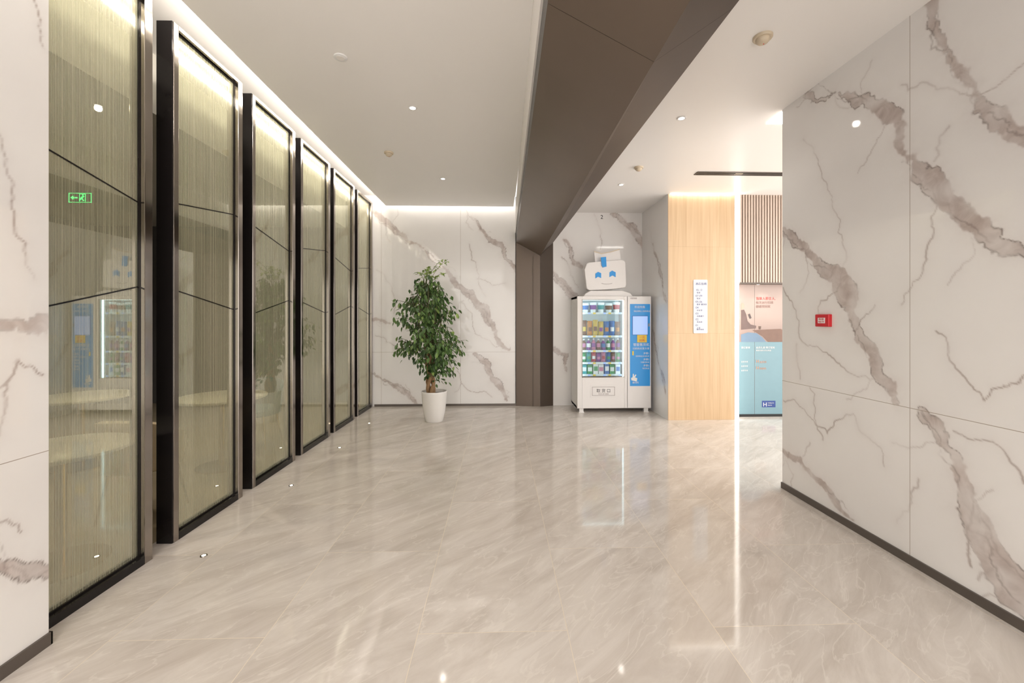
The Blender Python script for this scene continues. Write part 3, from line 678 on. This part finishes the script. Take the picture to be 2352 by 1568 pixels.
MB().prism([tl(*p) for p in [(1365,576),(1382,581),(1404,577),(1424,571),(1428,606),(1368,608)]],'y',.02,.04).build('top_plate',M['white'],tp,bevel=.003)
MB().prism([tl(*p) for p in [(1365,576),(1382,581),(1404,577),(1424,571),(1424,573),(1404,579),(1382,583),(1365,578)]],'y',.012,.019).build('top_plate_edge',M['beige'],tp)
xa,zb=tl(1338,664); xb,za=tl(1450,677)
MB().prism([(xa,0),(xb,0),(xb-.04,.06),(xb-.18,.10),(xa+.12,.10),(xa+.03,.05)],'y',-.09,.16).build('base',M['white'],tp,bevel=.01)
MB().prism([tl(*p) for p in [(1378,592),(1390,591),(1391,613),(1383,615),(1380,611)]],'y',-.065,-.052).build('forelock',M['blue'],tp)
MB().prism([tl(*p) for p in [(1366,629),(1372,625),(1379,628),(1379,639),(1372,636),(1366,640)]],'y',-.058,-.050).build('eye',M['blue'],tp)
MB().prism([tl(*p) for p in [(1398,626),(1404,622),(1412,626),(1412,637),(1405,633),(1398,637)]],'y',-.058,-.050).build('eye',M['blue'],tp)
pts=[(tl(1380+i*3,650)[0],-.053,tl(1380,651+2*math.sin(i/8*math.pi))[1]) for i in range(9)]
MB().tube(pts,.003,6).build('mouth',M['greyink'],tp)

q=ony(1379,500,YB); o=text('2',.10,M['ink'],None,(q[0],YB-.003,q[2]-.02),name='wall_number',ext=.003); tag(o,'small black figure 2 high on the marble wall above the vending machine','number')

# ---------- wood sign ----------
SY=YW-.012
sg=thing('wall_sign','white vertical information sign with dark blue lettering on the oak panel','sign',(0,0,0))
a=ony(1593,642,SY); b_=ony(1625,765,SY); sg.location=(a[0],SY,b_[2])
SW=b_[0]-a[0]; SH=a[2]-b_[2]
MB().prism(rrect(0,SW,0,SH,.015),'y',0,.013).build('plate',M['whiteink'],sg)
def stx(body,px,py,h,mat='blueink'):
    q=ony(px,py,SY); text(body,h/960*6.5/.75,M[mat],sg,(q[0]-a[0],-.0015,q[2]-b_[2]),ext=.0005)
stx('酒店指南',1597,654,5)
for k,(n_,t_) in enumerate([('·10-12','客房'),('·07-09','客房'),('·05-06','客房 健身房'),('·04','会议室'),('·03','自助餐厅'),('·02','洗衣房'),('·01','大堂')]):
    yy=668+k*13.5; stx(n_,1596,yy,5.0); stx(t_,1600,yy+5.5,3.4)
stx('服务热线',1600,758,3.2)
# ---------- slats + poster ----------
sl=thing('slatted_panel','vertical brown wood slat screen hanging above the blue poster','slatted panel',(3.77,YW,2.127))
m=MB(); x=0.006
while x<1.9:
    m.box(x,x+.026,0,.045,.02,ZR-2.127); x+=.044
m.build('slats',M['slat'],sl)
MB().box(0,1.95,.046,.06,0,ZR-2.127).build('backing',pmat('dark_backing',(.15,.11,.09),.6,noise=.1),sl)
MB().box(0,1.95,-.004,.2,0,.02).build('bottom_rail',M['base'],sl)
q=ony(1743,657,YW+.1)
t=thing('downlight','tiny downlight under the slat screen above the poster','downlight',(q[0],YW+.12,2.127)); MB().lathe([(.028,0),(.03,-.004),(.02,-.005)],n=20).build('trim_ring',M['white'],t); MB().lathe([(.018,-.0055),(.001,-.0056)],n=16).build('lens',M['spot'],t)
l=bpy.data.lights.new('poster_spot','SPOT'); l.energy=4; l.spot_size=math.radians(110); l.spot_blend=1; l.shadow_soft_size=.03; l.color=(1,.93,.85)
lo=bpy.data.objects.new('poster_spot',l); C.objects.link(lo); lo.location=(q[0]+.1,YW+.05,2.1)
PY=6.62
ps=thing('wall_poster','tall wall poster with pinkish photo above and pale blue information panel below','poster',(3.77,PY,0))
def pl(px,py):
    q=ony(px,py,PY); return q[0]-3.77,q[2]
zt=pl(1745,785)[1]
MB().box(0,2.0,0,.02,.04,zt).build('lower_panel',pmat('pale_blue_print',(.20,.34,.40),.35,noise=.04),ps)
def pinkgrad():
    m=pmat('photo_print',(.5,.36,.31),.35); nt=m.node_tree; L=nt.links.new; g=nt.nodes.new('ShaderNodeNewGeometry'); s=nt.nodes.new('ShaderNodeSeparateXYZ'); L(g.outputs['Position'],s.inputs[0])
    r=nt.nodes.new('ShaderNodeMapRange'); r.inputs[1].default_value=1.2; r.inputs[2].default_value=2.1; L(s.outputs[2],r.inputs[0])
    c=nt.nodes.new('ShaderNodeValToRGB'); e=c.color_ramp.elements; e[0].color=(.34,.25,.22,1); e[1].color=(.52,.41,.37,1); k=e.new(.45); k.color=(.47,.37,.33,1); e[0].position=.12; L(r.outputs[0],c.inputs[0]); L(c.outputs[0],nt.nodes['Principled BSDF'].inputs['Base Color']); return m
MB().box(0,2.0,0,.02,zt,2.127).build('photo_panel',pinkgrad(),ps)
MB().box(0,2.0,-.01,.02,0,.04).build('base_strip',M['black'],ps)
gx=pl(1733,800)[0]; MB().box(gx,gx+.004,-.001,0,.04,2.12).build('panel_joint',M['base'],ps)
def poly(pts,mat,name,y=-.002): 
    MB().prism([pl(*p) for p in pts],'y',y,y+.0015).build(name,mat,ps)
poly([(1702,768),(1718,763),(1738,765),(1750,774),(1760,785),(1702,785)],pmat('print_blue',(.16,.25,.36),.4,noise=.1),'printed_cloth')
poly([(1702,712),(1709,711),(1714,722),(1717,737),(1724,745),(1737,748),(1736,754),(1702,757)],pmat('print_dark',(.16,.11,.10),.4,noise=.2),'printed_figure')
poly([(1702,699),(1704,695),(1708,696),(1710,702),(1708,709),(1702,711)],pmat('print_skin',(.58,.38,.30),.4,noise=.05),'printed_face',-.004)
poly([(1718,722),(1722,720),(1726,730),(1722,732)],pmat('print_phone',(.10,.08,.08),.4,noise=.05),'printed_phone',-.005)
poly([(1728,758),(1792,755),(1800,758),(1800,785),(1764,785),(1752,772)],pmat('print_wood',(.20,.12,.09),.4,noise=.2),'printed_table',-.003)
poly([(1742,749),(1748,749),(1747,756),(1743,756)],pmat('print_cup',(.14,.09,.07),.4,noise=.1),'printed_cup',-.004)
def ptx(body,px,py,h,mat):
    xx,zz=pl(px,py); text(body,h/960*6.7/.75,M[mat],ps,(xx,-.004,zz),ext=.0006)
M['pinkink']=pmat('pale_ink',(.36,.23,.20),.5,noise=.03)
ptx('当旅人即主人,',1736,688,5.6,'redink'); ptx('每次远行归来',1736,697,5.2,'pinkink'); ptx('都感觉回家',1736,706,5.2,'pinkink')
M['orange']=pmat('orange_ink',(.66,.34,.22),.5,noise=.03)
ptx('预订即享',1702,800,4,'whiteink'); ptx('会员礼遇 预订官网',1736,800,4,'whiteink'); ptx('尊享优惠与积分奖励',1736,806,3,'whiteink')
for k in range(3): ptx('会员专享',1702,832+k*10,3,'whiteink')
ptx('H',1736,833,8,'orange'); ptx('H',1736,848,8,'orange'); ptx('会员价',1745,833,4,'orange'); ptx('欢迎礼',1745,848,4,'orange')
poly([(1750,920),(1781,920),(1781,935),(1750,935)],M['blueink'],'logo_plate')
ptx('H',1752,933,10,'whiteink'); 
xx,zz=pl(1763,926); text('Holiday Inn',.022,M['whiteink'],ps,(xx,-.004,zz),ext=.0006)
xx,zz=pl(1763,931); text('Express',.022,M['whiteink'],ps,(xx,-.004,zz),ext=.0006)

# ---------- fire call point ----------
a=onx(1880,723,XR); b_=onx(1911,748,XR); 
fw=abs(a[1]-b_[1]); fh=.10; yc=(a[1]+b_[1])/2
fc=thing('fire_alarm_button','small red manual fire alarm call point on the right marble wall','fire alarm',(XR,yc,1.56),-math.pi/2)
MB().box(-fw/2,fw/2,-.030,.003,-fh/2,fh/2).build('housing',M['red'],fc,bevel=.005)
MB().box(-fw*.26,fw*.26,-.033,-.029,-fh*.22,fh*.22).build('press_plate',M['whiteink'],fc)
text('消火栓',.018,M['redink'],fc,(0,-.034,.004),align='CENTER')
text('▼按下▼',.015,M['redink'],fc,(0,-.034,-.016),align='CENTER')

# ---------- cafe furniture ----------
def table(x,y,r,label,h=.75):
    t=thing('cafe_table',label,'table',(x,y,.004),0,'round cafe tables behind the glass')
    MB().lathe([(r-.02,h-.03),(r,h-.02),(r,h-.004),(r-.005,h)],n=48).build('tabletop',M['table'],t,smooth=True)
    MB().lathe([(.03,.02),(.03,h-.03)],n=16).build('pedestal',M['brass'],t,smooth=True)
    MB().lathe([(.24,0),(.24,.012),(.04,.025)],n=32).build('foot_plate',M['brass'],t,smooth=True)
def chair(x,y,rz,mat,label):
    t=thing('cafe_chair',label,'chair',(x,y,.004),rz,'upholstered tub chairs in the cafe')
    MB().lathe([(.20,.38),(.24,.40),(.245,.45),(.20,.48),(.02,.485)],n=28).build('seat',mat,t,smooth=True)
    m=MB(); n=22; vs=[]
    for i in range(n+1):
        a=math.radians(-200+220*i/n) ; k=math.sin(math.pi*i/n)**.5 if 0<i<n else 0
        top=.56+.24*k
        for (rr,z) in ((.25,.40),(.29,top),(.255,top+.012),(.225,.44)):
            vs.append((rr*math.cos(a),rr*math.sin(a),z))
    fs=[]
    for i in range(n):
        for j in range(4): fs.append((i*4+j,(i+1)*4+j,(i+1)*4+(j+1)%4,i*4+(j+1)%4))
    fs+= [(0,1,2,3),(n*4+3,n*4+2,n*4+1,n*4)]
    m.add(vs,fs); m.build('backrest',mat,t,smooth=True)
    for sx in (-1,1):
        for sy in (-1,1): MB().tube([(sx*.14,sy*.14,.40),(sx*.20,sy*.20,0)],[.014,.009],8).build('leg',M['brass'],t)
table(-2.79,2.75,.36,'round white cafe table seen through the nearest glass screen')
table(-2.95,4.55,.42,'round white cafe table behind the second and third glass screens')
table(-4.45,4.6,.42,'far round cafe table deeper in the dark room')
chair(-2.85,3.45,0,M['cream'],'cream tub chair between the two tables behind the glass')
chair(-3.5,2.55,math.pi/2,M['cream'],'cream tub chair beside the nearest cafe table')
chair(-3.0,5.3,math.pi,M['teal'],'dark teal tub chair behind the middle cafe table')
chair(-4.5,3.8,0,M['teal'],'dark teal tub chair in front of the far cafe table')
chair(-5.2,4.6,-math.pi/2,M['cream'],'cream tub chair beside the far cafe table')

# exit sign
a=ony(158,443,4.6); b_=ony(210,465,4.6)
ex=thing('exit_sign','green glowing running-man exit sign with left arrow seen through the glass','exit sign',(a[0],4.6,b_[2]))
w=b_[0]-a[0]; h=a[2]-b_[2]; fr=.004
MB().box(0,w,.002,.03,0,h).build('housing',M['green_dark'],ex)
MB().box(0,w,-.002,.002,0,fr).box(0,w,-.002,.002,h-fr,h).box(0,fr,-.002,.002,0,h).box(w-fr,w,-.002,.002,0,h).build('border',M['green_glow'],ex)
MB().prism([(w*.08,h*.5),(w*.20,h*.72),(w*.20,h*.56),(w*.38,h*.56),(w*.38,h*.44),(w*.20,h*.44),(w*.20,h*.28)],'y',-.003,.001).build('arrow',M['green_glow'],ex)
rm=MB().box(w*.47,w*.74,-.003,.001,h*.87,h*.91).box(w*.47,w*.484,-.003,.001,h*.10,h*.9).box(w*.726,w*.74,-.003,.001,h*.10,h*.9)
X,Z=w*.6,h*.5
rm.prism([(X-.012,Z+.005),(X+.008,Z+.026),(X+.02,Z+.016),(X,Z-.01),(X+.02,Z-.03),(X+.012,Z-.035),(X-.012,Z-.012),(X-.026,Z-.033),(X-.031,Z-.026)],'y',-.003,.001)
rm.prism([(X+.004+.007*math.cos(k),Z+.033+.006*math.sin(k)) for k in (0,1,2,3,4,5,6)],'y',-.003,.001)
rm.build('running_figure',M['green_glow'],ex)
MB().box(w*.3,w*.31,.01,.02,h,3.3-b_[2]).box(w*.7,w*.71,.01,.02,h,3.3-b_[2]).build('hanger',M['base'],ex)

# ---------- world & camera ----------
w=bpy.data.worlds.new('world'); sc.world=w; w.use_nodes=True
bg=w.node_tree.nodes['Background']; bg.inputs[0].default_value=(1,.945,.895,1); bg.inputs[1].default_value=3.3
cam=bpy.data.cameras.new('camera'); co=bpy.data.objects.new('camera',cam); C.objects.link(co)
co.location=(0,0,H); co.rotation_euler=(math.pi/2,0,-TH); cam.sensor_width=36; cam.lens=FPX/2352*36; cam.shift_y=-51/2352; cam.clip_start=.05
sc.camera=co
